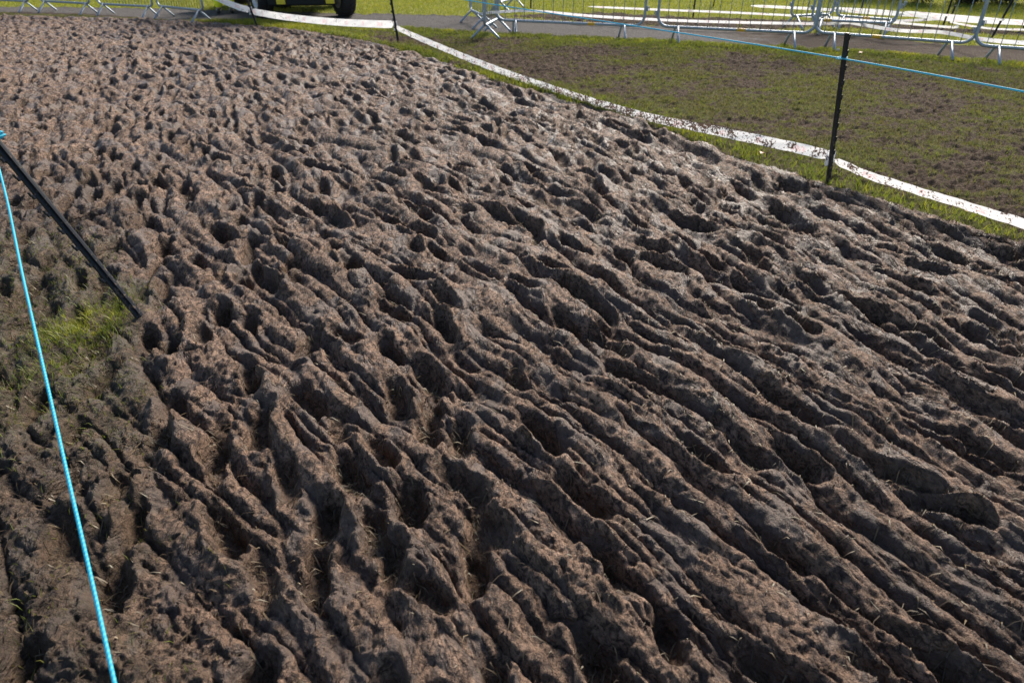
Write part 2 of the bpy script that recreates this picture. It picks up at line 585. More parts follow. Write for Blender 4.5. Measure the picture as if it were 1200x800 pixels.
def stamp(x0, y0, ang, L, W, dep, rim, waist):
    rad = 0.85 * L
    i0, i1 = np.searchsorted(Yr, [y0 - rad, y0 + rad])
    if i1 - i0 < 3:
        return
    ws = (Wr[i0], Wr[i1 - 1])
    lo = min((x0 - rad) / w for w in ws); hi = max((x0 + rad) / w for w in ws)
    j0 = max(0, int((lo + 1) / 2 * (NC - 1))); j1 = min(NC, int((hi + 1) / 2 * (NC - 1)) + 2)
    if j1 - j0 < 3:
        return
    sl = (slice(i0, i1), slice(j0, j1))
    x = X[sl] - x0; y = Y[sl] - y0
    ca, sa = math.cos(ang), math.sin(ang)
    a = (x * ca + y * sa) / (L / 2)
    b = (-x * sa + y * ca) / (W / 2)
    b = b / (1.0 - waist * np.exp(-((a + 0.1) / 0.35) ** 2))
    r = (np.abs(a) ** 2.4 + np.abs(b) ** 2.4) ** (1 / 2.4) * (1 + 0.34 * edgew[sl])
    m = 1 - sst(0.50, 1.14, r)
    h = H[sl]
    b0 = base[sl]
    floor = b0 - dep * (1 + 0.35 * a) * (0.75 + 0.5 * bowl(a, b)) + 0.38 * (h - b0)
    H[sl] = h * (1 - m) + floor * m + rim * np.exp(-((r - 1.30) / 0.26) ** 2) * (0.65 + 0.5 * b * np.sign(waist - 0.14))
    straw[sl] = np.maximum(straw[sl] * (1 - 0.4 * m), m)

prints = []
cnt = 0
while cnt < 1500:
    y0 = 14.6 * math.sqrt(random.random())
    if y0 < 0.5: continue
    x0 = random.uniform(-1, 1) * (1.1 + 0.76 * y0)
    if y0 > np.interp(x0, *MUD_EDGE) - 0.10:
        continue
    n0 = x0 * 0.856 + y0 * 0.516
    left = n0 < 1.1
    if not left and random.random() < 0.5 * (1 if y0 < 6 else 0.4):
        continue
    md = 0.125 if y0 < 6 else 0.11
    if any((x0 - a_[0]) ** 2 + (y0 - a_[1]) ** 2 < md * md for a_ in prints):
        continue
    cnt += 1
    ang = (R(101) + R(18) * max(0.0, min(1.0, n0 - 0.2)) if n0 < 1.3 else math.atan2(DY, DX) - 0.2 * (n0 - 2.0) * (1 if y0 < 6 else 0.3)) + random.gauss(0, 0.20 if not left else 0.28)
    if random.random() < 0.5: ang += math.pi
    if left:
        L = random.uniform(0.19, 0.29); W = random.uniform(0.085, 0.12); dep = random.uniform(0.050, 0.105)
    else:
        L = random.uniform(0.22, 0.42); W = random.uniform(0.065, 0.105); dep = random.uniform(0.035, 0.085)
    dep *= 0.84 * (0.55 + 0.45 * float(sst(7.5, 3.5, np.float64(y0)))) * (0.8 if n0 < -0.15 else 1.0)
    prints.append((x0, y0, ang, L, W, dep, random.uniform(0.008, 0.022), random.uniform(0.0, 0.28)))
for p in prints:
    stamp(*p)

# --- finer relief: torn flakes and smears along the direction of travel, crumbs, pockmarks
sm = q + 0.012 * pnoise(S * 14, N * 14, 17)
fw_ = 0.02 * pnoise(X * 20, Y * 20, 26)
fl1 = 1 - 2 * np.abs(pnoise((X + fw_) * 24, (Y + fw_) * 24, 13))
fl2 = 1 - 2 * np.abs(pnoise((sm + fw_) * 52, S * 24, 14))
fl3 = 1 - 2 * np.abs(pnoise((X - fw_) * 88, (Y + fw_) * 88, 18))
tear = 0.5 + 0.9 * pnoise(X * 3.1, Y * 3.1, 27)
H = H + np.clip(tear + 0.5 * sst(0.4, -0.4, N), 0.25, 1.2) * (0.0105 * fl1 + 0.0090 * fl2 + 0.0065 * fl3) + 0.0050 * pnoise(sm * 34, S * 9, 15)
H = H - 0.020 * np.maximum(0, pnoise(X * 18, Y * 18, 19) - 0.26) / 0.3 * sst(0, 0.4, straw + 0.3)
H = H + 0.028 * np.exp(-((dm - 0.10) / 0.10) ** 2) * (0.6 + w1)

# left of the rope: ground that still holds some turf
grassy = sst(0.02, -0.22, N + 0.30 * w1 + 0.16 * w2) * sst(4.3, 3.2, Y) * (0.35 + 0.65 * sst(1.7, 2.1, Y))
patch = np.clip(np.exp(-(((X + 1.99) / 0.17) ** 2 + ((Y - 2.80) / 0.22) ** 2)) * 1.3 + 0.40 * np.exp(-(((X + 1.95) / 0.22) ** 2 + ((Y - 2.42) / 0.28) ** 2)), 0, 1)
grassy = np.clip(grassy * 0.75 + patch, 0, 1)
H = H * (1 - 0.25 * grassy - 0.35 * np.clip(patch, 0, 1))

damp = np.clip(1.15 * sst(0.35, -0.35, N + 0.25 * w1) * sst(6.5, 3.5, Y) + 0.9 * pnoise(X * 1.3, Y * 1.3, 36) - 0.10, 0, 0.9)

foot_ = np.exp(-(((X + 1.76) ** 2 + (Y - 2.82) ** 2) / 0.13 ** 2) ** 2)
H = H * (1 - foot_) + 0.005 * foot_ + 0.3 * foot_ * (H - base)

# --- turf, path, meadow relief
bump1 = pnoise(X * 5.5, Y * 5.5, 20); bump2 = pnoise(X * 17, Y * 17, 21); bump3 = pnoise(X * 48, Y * 48, 22)
def blob(cx, cy, rx, ry):
    return np.exp(-(((X - cx) / rx) ** 2 + ((Y - cy) / ry) ** 2))
muddy = 0.42 + 0.85 * pnoise(X * 0.8, Y * 0.8, 23) + 0.40 * w1 + 0.55 * pnoise(X * 4.6, Y * 6.5, 33)
for (px, rx, ry, k) in (((0.45, 9.571), 1.0, 1.3, 0.45), ((-0.494, 10.611), 0.9, 1.0, 0.4), ((3.241, 4.76), 0.8, 0.45, 0.30), ((2.98, 6.013), 0.8, 0.6, 0.2),
                        ((4.417, 5.499), 0.9, 0.8, 0.10), ((-2.16, 11.695), 0.6, 0.35, 0.35), ((2.61, 8.443), 1.3, 0.6, 0.1), ((3.531, 7.744), 1.2, 0.5, -0.05)):
    muddy = muddy + k * blob(px[0], px[1], rx, ry)
muddy = muddy - 0.55 * np.exp(-(dn / 0.75) ** 2) - 0.42 * np.exp(-((dm + 0.10) / 0.24) ** 2)
muddy = np.clip(muddy, 0, 1)
Hv = 0.026 * bump1 + (0.012 + 0.030 * muddy) * bump2 + (0.005 + 0.018 * muddy) * bump3 + 0.012 - 0.015 * muddy
Hp = 0.010 * bump1 + 0.007 * bump2 + 0.006 * bump3 - 0.01
mudband = sst(-0.12, 0.12, Y - ye(BAND_LO, X)) * sst(0.10, -0.15, Y - ye(BAND_HI, X) + 0.3 * w1) * (X > -0.6)
Hm = 0.020 * bump1 + 0.010 * bump2 + mudband * (0.03 * bump2 + 0.02 * bump3)
pmud = np.clip(sst(2.0, 5.0, X) * 0.75 + sst(-6.5, -8.5, X) * sst(0.5, 0.1, dn * -1) * 0.9, 0, 1)
tv = sst(-0.06, 0.10, dm)
tp = sst(0.15, -0.15, dn)
tf = sst(0.12, -0.12, df)
low = (Hv * (1 - tp) + Hp * tp) * (1 - tf) + Hm * tf
Z = (low * (1 - tv) + H * tv)
Z = Z * sst(20.5, 19.0, Y)
Z = Z.astype(np.float32)
XL, YL = X.copy(), Y.copy()
amp = (0.009 * tv * np.clip(Y / 1.0, 0.5, 1.0)).astype(np.float32)
X = X + amp * pnoise(XL * 24 + Z * 31, YL * 24 + Z * 17, 28)
Y = Y + amp * pnoise(XL * 24 - Z * 19, YL * 24 + Z * 29, 29)

co = np.stack([X, Y, Z], axis=-1).reshape(-1, 3)
idx = np.arange(NR * NC).reshape(NR, NC)
quads = np.stack([idx[:-1, :-1], idx[:-1, 1:], idx[1:, 1:], idx[1:, :-1]], axis=-1).reshape(-1, 4)
fz = zone[:-1, :-1].reshape(-1)
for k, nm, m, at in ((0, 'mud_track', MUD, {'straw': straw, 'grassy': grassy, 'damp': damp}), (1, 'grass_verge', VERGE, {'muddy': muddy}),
                     (2, 'gravel_path', GRAVEL, {'muddy': pmud}), (3, 'meadow', MEADOW, {'muddy': mudband})):
    qs = quads[fz == k]
    used, inv = np.unique(qs, return_inverse=True)
    me = np_mesh(nm, co[used], inv.reshape(-1, 4), m, {a: v.reshape(-1)[used] for a, v in at.items()})
    tag(link(nm, me), kind='structure')

def gz(x, y):
    """height of the ground"""
    x = np.asarray(x, dtype=np.float64); y = np.asarray(y, dtype=np.float64)
    i = np.clip(np.searchsorted(Yr, y), 0, NR - 1)
    j = np.clip(np.rint((x / (1.35 + 0.78 * Yr[i]) + 1) / 2 * (NC - 1)).astype(int), 0, NC - 1)
    return Z[i, j]

def at(grid, x, y):
    i = np.clip(np.searchsorted(Yr, y), 0, NR - 1)
    j = np.clip(np.rint((x / (1.35 + 0.78 * Yr[i]) + 1) / 2 * (NC - 1)).astype(int), 0, NC - 1)
    return grid[i, j]

# the land beyond and around
mb = MB()
mb.v = [Vector(p) for p in ((-900, -300, -0.22), (900, -300, -0.22), (900, 1200, -0.22), (-900, 1200, -0.22))]
mb.uv = [(0, 0)] * 4; mb.f = [(0, 1, 2, 3)]; mb.smooth = [False]
tag(mb.build('ground', MEADOW), kind='structure')
mb = MB()
mb.v = [Vector(p) for p in ((-900, 20.45, -0.004), (900, 20.45, -0.004), (900, 1200, -0.004), (-900, 1200, -0.004))]
mb.uv = [(0, 0)] * 4; mb.f = [(0, 1, 2, 3)]; mb.smooth = [False]
tag(mb.build('far_meadow', MEADOW), kind='structure')

# ------------------------------------------------------------------ crowd-control barriers
def rrect(w, z0, z1, rad, n=6):
    pts = []
    for cx, cz, a0 in ((w - rad, z0 + rad, -90), (w - rad, z1 - rad, 0), (rad, z1 - rad, 90), (rad, z0 + rad, 180)):
        for k in range(n + 1):
            a = R(a0 + 90 * k / n)
            pts.append((cx + rad * math.cos(a), 0, cz + rad * math.sin(a)))
    return pts

BAR_MESH = MB().tube([(0, 0, 0.205), (0, 0, 1.09)], 0.0055, 6).mesh('bar', GALV)
def leg_mesh(s):
    return MB().tube([(0, s * 0.012, 0.20), (0, s * 0.20, 0.03), (0, s * 0.225, 0.0)], [0.018, 0.018, 0.019], 8).mesh('leg', GALV)
LEG_MESH = {s: leg_mesh(s) for s in (-1, 1)}
FRAME_MESH = {}
HOOK_MESH = MB().box((0.035, 0.008, 0.07), (0, 0, 0), bevel=0.003).tube([(0, 0, 0.03), (0.03, 0, 0.03), (0.03, 0, -0.02)], 0.006, 6).mesh('hook', GALV)
CLIP_MESH = MB().tube([(-0.06, 0, 0), (0.06, 0, 0)], 0.0232, 12, cap=False).mesh('sticker', YELLOW)

def barrier(label, l0, l1, over, group, lean=0.0, step=0.15, sticker=None, foot=None):
    """l0, l1: ground points under the two pairs of legs; over: how far the panel runs past them"""
    a = Vector((l0[0], l0[1], 0)); b = Vector((l1[0], l1[1], 0))
    d = (b - a)
    u = d.normalized()
    p0 = a - u * over
    w = d.length + 2 * over
    z = float(gz((a.x + b.x) / 2, (a.y + b.y) / 2))
    t = empty('crowd_barrier', (p0.x, p0.y, z), math.atan2(u.y, u.x), label, 'barrier', group)
    t.rotation_euler[0] = R(lean)
    key = round(w, 1)
    if key not in FRAME_MESH:
        FRAME_MESH[key] = MB().tube(rrect(w, 0.20, 1.10, 0.16 if w > 1.5 else 0.09), 0.021, 10, closed=True).mesh('frame', GALV)
    link('frame', FRAME_MESH[key], t)
    nb = int(w / step)
    for i in range(1, nb):
        link('bar', BAR_MESH, t, (w * i / nb, 0, 0))
    for x in (over, w - over):
        for s in (-1, 1):
            turn = 0.0 if foot is None else math.atan2(foot[1], foot[0]) - math.atan2(-u.x, u.y)
            link('leg', LEG_MESH[s], t, (x - 0.02 * s, 0, 0), (0, 0, turn))
    for x, zz, r in ((w + 0.03, 0.85, 0), (w + 0.03, 0.45, 0), (-0.03, 0.75, math.pi), (-0.03, 0.38, math.pi)):
        link('hook', HOOK_MESH, t, (x, 0, zz), (0, 0, r))
    if sticker is not None:
        link('sticker', CLIP_MESH, t, (w * sticker, 0, 0.20))
    return t

GR = 'galvanised barriers along the near side of the path'
GL = 'short galvanised barriers across the far end of the mud'
GM = 'short galvanised barriers standing end on'
GI = 'galvanised barriers on the far side of the path'
barrier('wide steel barrier behind the blue rope, just right of the end-on panels', (0.043, 12.468), (1.767, 11.88), 0.33, GR, 0, 0.16, 0.66, (0.02, -1.0))
barrier('wide steel barrier between two others, rope passing in front of its left leg', (2.524, 11.427), (4.093, 10.845), 0.30, GR, 1, 0.15, 0.55, (-0.08, -1.0))
barrier('wide steel barrier straight behind the top of the tall black post', (4.654, 10.766), (5.91, 9.964), 0.28, GR, -1, 0.15, 0.42, (-0.2, -1.0))
barrier('wide steel barrier at the right edge, cut off by the frame', (6.354, 9.634), (7.444, 8.919), 0.28, GR, 0, 0.15, None, (-0.25, -1.0))
barrier('short steel barrier cut by the left edge, only its right legs showing', (-11.199, 16.119), (-10.08, 15.714), 0.12, GL, 0, 0.08)
barrier('second short steel barrier from the left edge, beyond the mud', (-9.672, 15.714), (-8.575, 15.253), 0.12, GL, 0, 0.08)
barrier('short steel barrier third from the left edge, its legs crossing the next ones', (-8.191, 15.179), (-7.101, 14.747), 0.12, GL, 0, 0.08)
barrier('short steel barrier with white tape tied to its right upright', (-6.786, 14.677), (-5.811, 14.011), 0.14, GL, 0, 0.08)
barrier('end-on steel barrier with rusty feet, nearest of its cluster', (-0.42, 11.74), (-0.245, 12.571), 0.06, GM, 0, 0.11)
barrier('steel barrier leaning in behind the nearest end-on panel, pale bottom rail', (-0.754, 14.075), (-0.48, 13.113), 0.10, GM, 0, 0.11)
barrier('small steel barrier on the meadow seen through the first wide barrier', (-0.243, 15.329), (0.055, 16.202), 0.05, GM, 0, 0.11)
barrier('inner steel barrier with white legs behind the gap between two wide ones', (4.879, 12.946), (5.515, 13.169), 0.10, GI, 0, 0.10)
barrier('inner steel barrier with an orange sticker behind the tall post', (5.127, 12.468), (6.018, 12.07), 0.14, GI, 0, 0.10, 0.2)
barrier('inner steel barrier furthest back, its bottom rail muddy and tan', (5.755, 13.057), (6.35, 12.571), 0.12, GI, 3, 0.12, 0.5)

# ------------------------------------------------------------------ black stakes
def stake(label, base, top, group=None, wide=0.042, dirt=0.6, lugs=9, name='fence_post', face=0.0):
    b = Vector(base); tp = Vector(top)
    ln = (tp - b).length
    t = empty(name, b, 0, label, 'post', group)
    quat = (tp - b).to_track_quat('Z', 'Y')
    t.rotation_mode = 'QUATERNION'
    from mathutils import Quaternion
    t.rotation_quaternion = quat @ Quaternion((0, 0, 1), face)
    # a ribbed plastic stake: flat web, stiffening rib at the back, pointed foot in the ground
    m = MB()
    segs = 14
    prof = [(-wide / 2, -0.005), (wide / 2, -0.005), (wide / 2, 0.004), (0.006, 0.006), (0.005, 0.018), (-0.005, 0.018), (-0.006, 0.006), (-wide / 2, 0.004)]
    npf = len(prof)
    for i in range(segs + 1):
        z = -0.18 + (ln + 0.18) * i / segs
        k = 0.25 if i == 0 else 1.0
        for x, y in prof:
            m.v.append(Vector((x * k, y * k, z))); m.uv.append((0, z))
    for i in range(segs):
        for j in range(npf):
            m.f.append((i * npf + j, i * npf + (j + 1) % npf, (i + 1) * npf + (j + 1) % npf, (i + 1) * npf + j)); m.smooth.append(False)
    m.f.append(tuple(segs * npf + j for j in range(npf))); m.smooth.append(False)
    o = m.build('shaft', POST, t)
    a = o.data.attributes.new('dirt', 'FLOAT', 'POINT')
    a.data.foreach_set('value', [dirt * max(0.0, 1.0 - 0.9 * max(0, v.co.z) / ln) for v in o.data.vertices])
    # wire lugs along one edge
    lm = MB().box((0.016, 0.012, 0.020), (0, 0, 0), bevel=0.003).box((0.006, 0.012, 0.020), (0.008, 0, 0.014), bevel=0.002).mesh('lug', POST)
    for i in range(lugs):
        link('lug', lm, t, (wide / 2 + 0.007, 0, ln * (0.22 + 0.75 * i / max(1, lugs - 1))))
    return t

GP = 'black stakes along the taped edge of the mud'
P0 = (2.27, 4.779, 0)
P1 = (-1.745, 11.34, 0)
P2 = (-4.56, 13.342, 0)
stake('tall black stake with mud on its foot holding blue rope and white tape', P0, (2.165, 4.80, 0.985), GP, 0.040, 0.42, face=0.35)
stake('thin black stake by the corner of the tape, in front of the path', P1, (-1.86, 11.45, 0.99), GP, 0.036, 0.1, 8)
stake('thin black stake in front of the vehicle, white tape wrapped round it', P2, (-4.80, 13.45, 0.98), GP, 0.036, 0.1, 8)
stake('black stake leaning left beside the bright grass tuft, mud spattered', (-1.761, 2.817, 0), (-2.175, 2.82, 0.95), None, 0.040, 0.30, 10, face=-0.3)

# ------------------------------------------------------------------ blue rope
def smooth_path(pts, n):
    """Catmull-Rom through pts"""
    P = [Vector(p) for p in pts]
    P = [P[0] * 2 - P[1]] + P + [P[-1] * 2 - P[-2]]
    out = []
    for i in range(1, len(P) - 2):
        for k in range(n):
            t = k / n
            out.append(0.5 * ((2 * P[i]) + (P[i + 1] - P[i - 1]) * t + (2 * P[i - 1] - 5 * P[i] + 4 * P[i + 1] - P[i + 2]) * t * t
                              + (3 * P[i] - P[i - 1] - 3 * P[i + 1] + P[i + 2]) * t ** 3))
    out.append(P[-2])
    return out

def rope(name, label, pts, r, loops):
    t = empty(name, pts[0], 0, label, 'rope')
    o = Vector(pts[0])
    path = [p - o for p in smooth_path(pts, 14)]
    MB().tube(path, r, 10, uvs=True).build('strand', ROPE, t, uv=True)
    for c, axis in loops:                                  # turns round a stake
        c = Vector(c) - o
        ax = Vector(axis).normalized()
        e1 = ax.cross(Vector((0, 1, 0))).normalized(); e2 = ax.cross(e1)
        ring = [c + (e1 * math.cos(a) * 0.034 + e2 * math.sin(a) * 0.034) for a in [2 * math.pi * k / 20 for k in range(20)]]
        MB().tube(ring, r * 0.95, 8, closed=True).build('loop', ROPE, t, uv=True)
    return t

rope('blue_rope', 'blue rope strung from the tall black stake past the steel barriers',
     [(6.4, -2.1, 0.80), (4.3, 1.35, 0.795), (3.2, 3.12, 0.807), (2.16, 4.80, 0.832), (1.13, 6.49, 0.815), (0.1, 8.2, 0.79), (-0.9, 9.85, 0.775), (-1.85, 11.44, 0.775)],
     0.0050, [((2.175, 4.815, 0.832), (-0.12, 0, 1)), ((-1.845, 11.45, 0.775), (-0.1, 0, 1))])
rope('blue_rope', 'blue rope sagging from the leaning stake down the left edge',
     [(-2.13, 2.81, 0.835), (-1.99, 2.60, 0.750), (-1.835, 2.373, 0.703), (-1.589, 2.003, 0.634), (-1.391, 1.707, 0.564), (-1.22, 1.45, 0.495), (-1.082, 1.243, 0.446), (-0.938, 1.027, 0.385), (-0.779, 0.789, 0.329), (-0.45, 0.30, 0.24), (-0.1, -0.25, 0.15), (0.3, -0.9, 0.09)],
     0.0043, [((-2.098, 2.80, 0.845), (-0.45, 0, 0.9)), ((-2.105, 2.80, 0.855), (-0.6, 0.1, 0.9))])

# ------------------------------------------------------------------ white tape
def tape_span(parent, pts, width, dirt, seed, tilt=0.25, name='span'):
    o = Vector(parent.location)
    P = smooth_path(pts, 26)
    L = 0.0
    V, F, UV, D = [], [], [], []
    K = 5
    r = random.Random(seed)
    ph = r.uniform(0, 9)
    for i, p in enumerate(P):
        a = P[max(0, i - 1)]; b = P[min(len(P) - 1, i + 1)]
        t = (b - a).normalized()
        if i: L += (p - P[i - 1]).length
        side = t.cross(Vector((0, 0, 1))).normalized()
        f = i / (len(P) - 1)
        tw = tilt + 0.09 * math.sin(L * 1.1 + ph) + 0.06 * math.sin(L * 4.3 + ph * 2)
        wv = Vector((0, 0, 1)) * math.cos(tw) + side * math.sin(tw)
        pinch = 1.0 - 0.62 * math.exp(-(f / 0.018) ** 2) - 0.62 * math.exp(-((1 - f) / 0.018) ** 2)
        for k in range(K):
            c = (k / (K - 1) - 0.5)
            cr = 0.005 * math.sin(L * 17 + k * 1.7 + ph) * (0.4 + abs(c)) + 0.004 * math.sin(L * 41 + k * 2.9)
            q_ = p + wv * (c * width * pinch) + side * cr
            g_ = float(gz(q_.x, q_.y)) + 0.006
            if q_.z < g_:
                q_ = Vector((q_.x, q_.y, g_ + 0.004 * k))
            V.append(q_ - o); UV.append((L, k / (K - 1))); D.append(dirt(f))
    for i in range(len(P) - 1):
        for k in range(K - 1):
            F.append((i * K + k, i * K + k + 1, (i + 1) * K + k + 1, (i + 1) * K + k))
    m = MB(); m.v, m.f, m.uv, m.smooth = V, F, UV, [True] * len(F)
    ob = m.build(name, TAPE, parent, uv=True)
    a = ob.data.attributes.new('dirt', 'FLOAT', 'POINT')
    a.data.foreach_set('value', D)
    return ob

def knot(parent, c, width, axis=(0, 0, 1)):
    """the turn of tape round a stake"""
    c = Vector(c) - Vector(parent.location)
    V, F, UV = [], [], []
    n = 16
    for k in range(n):
        a = 2 * math.pi * k / n
        for j in range(3):
            V.append(c + Vector((0.030 * math.cos(a), 0.024 * math.sin(a), (j - 1) * width * 0.42 + 0.006 * math.sin(3 * a + j))) + Vector(axis) * 0)
            UV.append((k / n * 0.2, j / 2))
    for k in range(n):
        for j in range(2):
            F.append((k * 3 + j, ((k + 1) % n) * 3 + j, ((k + 1) % n) * 3 + j + 1, k * 3 + j + 1))
    m = MB(); m.v, m.f, m.uv, m.smooth = V, F, UV, [True] * len(F)
    ob = m.build('wrap', TAPE, parent, uv=True)
    a = ob.data.attributes.new('dirt', 'FLOAT', 'POINT')
    a.data.foreach_set('value', [0.25] * len(V))

tp = empty('course_tape', (P0[0], P0[1], 0), 0, 'white muddy tape with faded red print strung low between the black stakes', 'tape')
A0 = Vector((2.268, 4.80, 0.185)); A1 = Vector((-1.79, 11.41, 0.225)); A2 = Vector((-4.66, 13.44, 0.235))
def lerp(a, b, f, z): return (a.x + (b.x - a.x) * f, a.y + (b.y - a.y) * f, z)
B0 = A0 + Vector((0.012, -0.02, -0.025))
E0 = Vector((6.3, -1.90, 0.2))
tape_span(tp, [B0, lerp(B0, E0, 0.04, 0.13), lerp(B0, E0, 0.13, 0.125), lerp(B0, E0, 0.25, 0.115), lerp(B0, E0, 0.5, 0.12), E0], 0.076, lambda f: 0.70 - 0.35 * min(1, f * 5), 3, 0.5)
tape_span(tp, [A0, lerp(A0, A1, 0.05, 0.165), lerp(A0, A1, 0.14, 0.12), lerp(A0, A1, 0.27, 0.055), lerp(A0, A1, 0.45, 0.045), lerp(A0, A1, 0.62, 0.07), lerp(A0, A1, 0.80, 0.13), lerp(A0, A1, 0.93, 0.185), A1],
          0.074, lambda f: 0.38 + 0.12 * math.exp(-(f / 0.1) ** 2) + 0.50 * math.exp(-((f - 0.36) / 0.20) ** 2), 8, 0.12)
A1b = A1 + Vector((-0.03, 0.03, 0.03))
tape_span(tp, [A1b, lerp(A1b, A2, 0.1, 0.235), lerp(A1b, A2, 0.4, 0.20), lerp(A1b, A2, 0.75, 0.20), A2], 0.105, lambda f: 0.10, 5, 0.15)
A3 = Vector((-5.66, 13.99, 0.50))
tape_span(tp, [A2 + Vector((-0.03, 0, 0.02)), lerp(A2, A3, 0.35, 0.31), A3], 0.105, lambda f: 0.05, 6, 0.1)
knot(tp, (2.262, 4.817, 0.165), 0.11)
knot(tp, (-1.785, 11.427, 0.235), 0.15)
knot(tp, (-4.66, 13.455, 0.24), 0.15)

# tapes of the course beyond the path
def far_tape(label, pts, width, seed, posts=()):
    t = empty('course_tape', (pts[0][0], pts[0][1], 0), 0, label, 'tape', 'white tapes marking the course on the meadow')
    tape_span(t, pts, min(width * 0.50, 0.052), lambda f: 0.0, seed, 0.12)
    return t

def far_stake(label, b, h=1.0, lx=0.0):
    z = float(gz(b[0], b[1]))
    stake(label, (b[0], b[1], z), (b[0] + lx, b[1], z + h), 'black stakes on the meadow beyond the path', 0.030, 0.2, 4)

far_tape('long white tape low across the meadow above the dark mud band', [(-0.521, 11.496, 0.4), (0.354, 14.214, 0.16), (1.546, 13.613, 0.13), (3.123, 12.932, 0.13), (4.993, 12.501, 0.14), (5.61, 12.613, 0.14), (6.851, 13.079, 0.12), (7.867, 13.567, 0.1)], 0.085, 21)
far_tape('white tape higher up the meadow, second from the near one', [(1.561, 15.384, 0.12), (2.982, 14.659, 0.13), (3.811, 14.268, 0.14), (5.147, 13.744, 0.13), (6.021, 13.233, 0.13), (7.117, 12.152, 0.13), (7.496, 12.618, 0.1)], 0.07, 22)
far_tape('topmost thin white tape above the others, near the barriers', [(4.906, 15.548, 0.12), (6.064, 14.91, 0.12), (6.861, 14.083, 0.13), (7.817, 13.549, 0.13), (8.91, 12.815, 0.13), (9.889, 12.365, 0.13)], 0.10, 23)
far_tape('broad white tape sagging behind the inner barriers to the right', [(5.023, 12.429, 0.2), (5.517, 12.58, 0.17), (5.959, 11.553, 0.16), (6.579, 11.393, 0.15), (6.649, 10.154, 0.2), (7.766, 9.559, 0.2)], 0.12, 24)
far_tape('broad white tape climbing to the stake near the right edge', [(6.249, 14.76, 0.15), (7.056, 14.17, 0.15), (7.539, 12.993, 0.15), (8.559, 12.501, 0.14), (9.793, 11.884, 0.15)], 0.14, 25)
far_tape('loose twisted tan and white tape lying below the bushes', [(7.646, 13.076, 0.1), (7.927, 12.841, 0.06), (8.202, 12.676, 0.04), (8.57, 12.569, 0.04), (9.239, 12.201, 0.06)], 0.06, 26)
far_tape('high white tape crossing behind the right edge under the bushes', [(6.308, 12.118, 0.36), (6.74, 11.65, 0.36), (7.257, 11.396, 0.34), (7.631, 11.158, 0.32), (8.338, 10.401, 0.32)], 0.06, 27)
far_stake('black stake holding the near meadow tape, seen through the second wide barrier', (3.519, 14.608))
far_stake('black stake where tape starts, behind the first wide barrier', (0.405, 16.287))
far_stake('small black stake on the second meadow tape', (4.404, 16.544), 0.7, 0.05)
far_stake('black stake at the end of the inner barriers, muddy ground at its foot', (7.259, 12.571), 0.52, 0.02)
far_stake('leaning black stake seen through the barrier at the right edge', (7.361, 11.384), 0.62, 0.15)
far_stake('short black stake where the loose tan tape begins', (8.004, 13.699), 0.30, 0.02)
far_stake('black stake among the inner barriers, seen through their bars', (6.94, 15.032), 0.8, 0.05)
far_stake('black stake at the right frame edge below the bushes', (8.919, 13.001), 0.26)

# ------------------------------------------------------------------ utility vehicle
DARK = mat_simple('dark_paint', (0.010, 0.012, 0.012), 0.7, 0, 0.25)
GREEN = mat_simple('green_paint', (0.010, 0.022, 0.014), 0.6, 0, 0.3)
RUB = mat_simple('tyre_rubber', (0.022, 0.022, 0.023), 0.75, 0, 0.3, 0.3, 40, 0.002)
RIM = mat_simple('rim_steel', (0.50, 0.50, 0.50), 0.4, 0.6)
YEL = mat_simple('yellow_paint', (0.60, 0.48, 0.02), 0.5)
GLASS = mat_simple('dark_glass', (0.02, 0.025, 0.03), 0.08, 0, 0.6)
LAMP = mat_simple('lamp_lens', (0.6, 0.6, 0.6), 0.1)
SEAT = mat_simple('black_vinyl', (0.02, 0.02, 0.02), 0.5)

def wheel_meshes(rad, wid):
    ty = MB().lathe([(rad * 0.60, -wid * 0.46), (rad * 0.80, -wid * 0.5), (rad * 0.94, -wid * 0.46), (rad * 0.985, -wid * 0.34), (rad, -wid * 0.1), (rad, wid * 0.1),
                     (rad * 0.985, wid * 0.34), (rad * 0.94, wid * 0.46), (rad * 0.80, wid * 0.5), (rad * 0.60, wid * 0.46)], 36)
    for i in range(22):                                    # tread blocks
        a = 2 * math.pi * i / 22
        for s in (-1, 1):
            b = a + (0.14 if s > 0 else 0)
            ty.box((wid * 0.40, 0.030, 0.022), (s * wid * 0.24, rad * math.cos(b), rad * math.sin(b)), (b - math.pi / 2 + math.pi, 0, s * 0.35))
    rm = MB().lathe([(0.03, -wid * 0.30), (rad * 0.2, -wid * 0.34), (rad * 0.46, -wid * 0.22), (rad * 0.54, -wid * 0.44), (rad * 0.615, -wid * 0.45), (rad * 0.58, 0),
                     (rad * 0.615, wid * 0.45), (rad * 0.54, wid * 0.44), (rad * 0.46, wid * 0.22), (rad * 0.2, wid * 0.2), (0.03, wid * 0.2)], 28)
    return ty.mesh('tyre', RUB), rm.mesh('rim', RIM)

def add_wheel(parent, meshes, loc, steer=0.0):
    w = bpy.data.objects.new('wheel', meshes[0])
    C.objects.link(w)
    w.parent = parent; w.location = loc; w.rotation_euler = (0, 0, steer)
    link('rim', meshes[1], w)
    lug = MB()
    for i in range(5):
        a = 2 * math.pi * i / 5
        lug.tube([(-0.115, 0.07 * math.cos(a), 0.07 * math.sin(a)), (-0.085, 0.07 * math.cos(a), 0.07 * math.sin(a))], 0.010, 6)
    lug.build('hub_bolts', RIM, w)
    return w

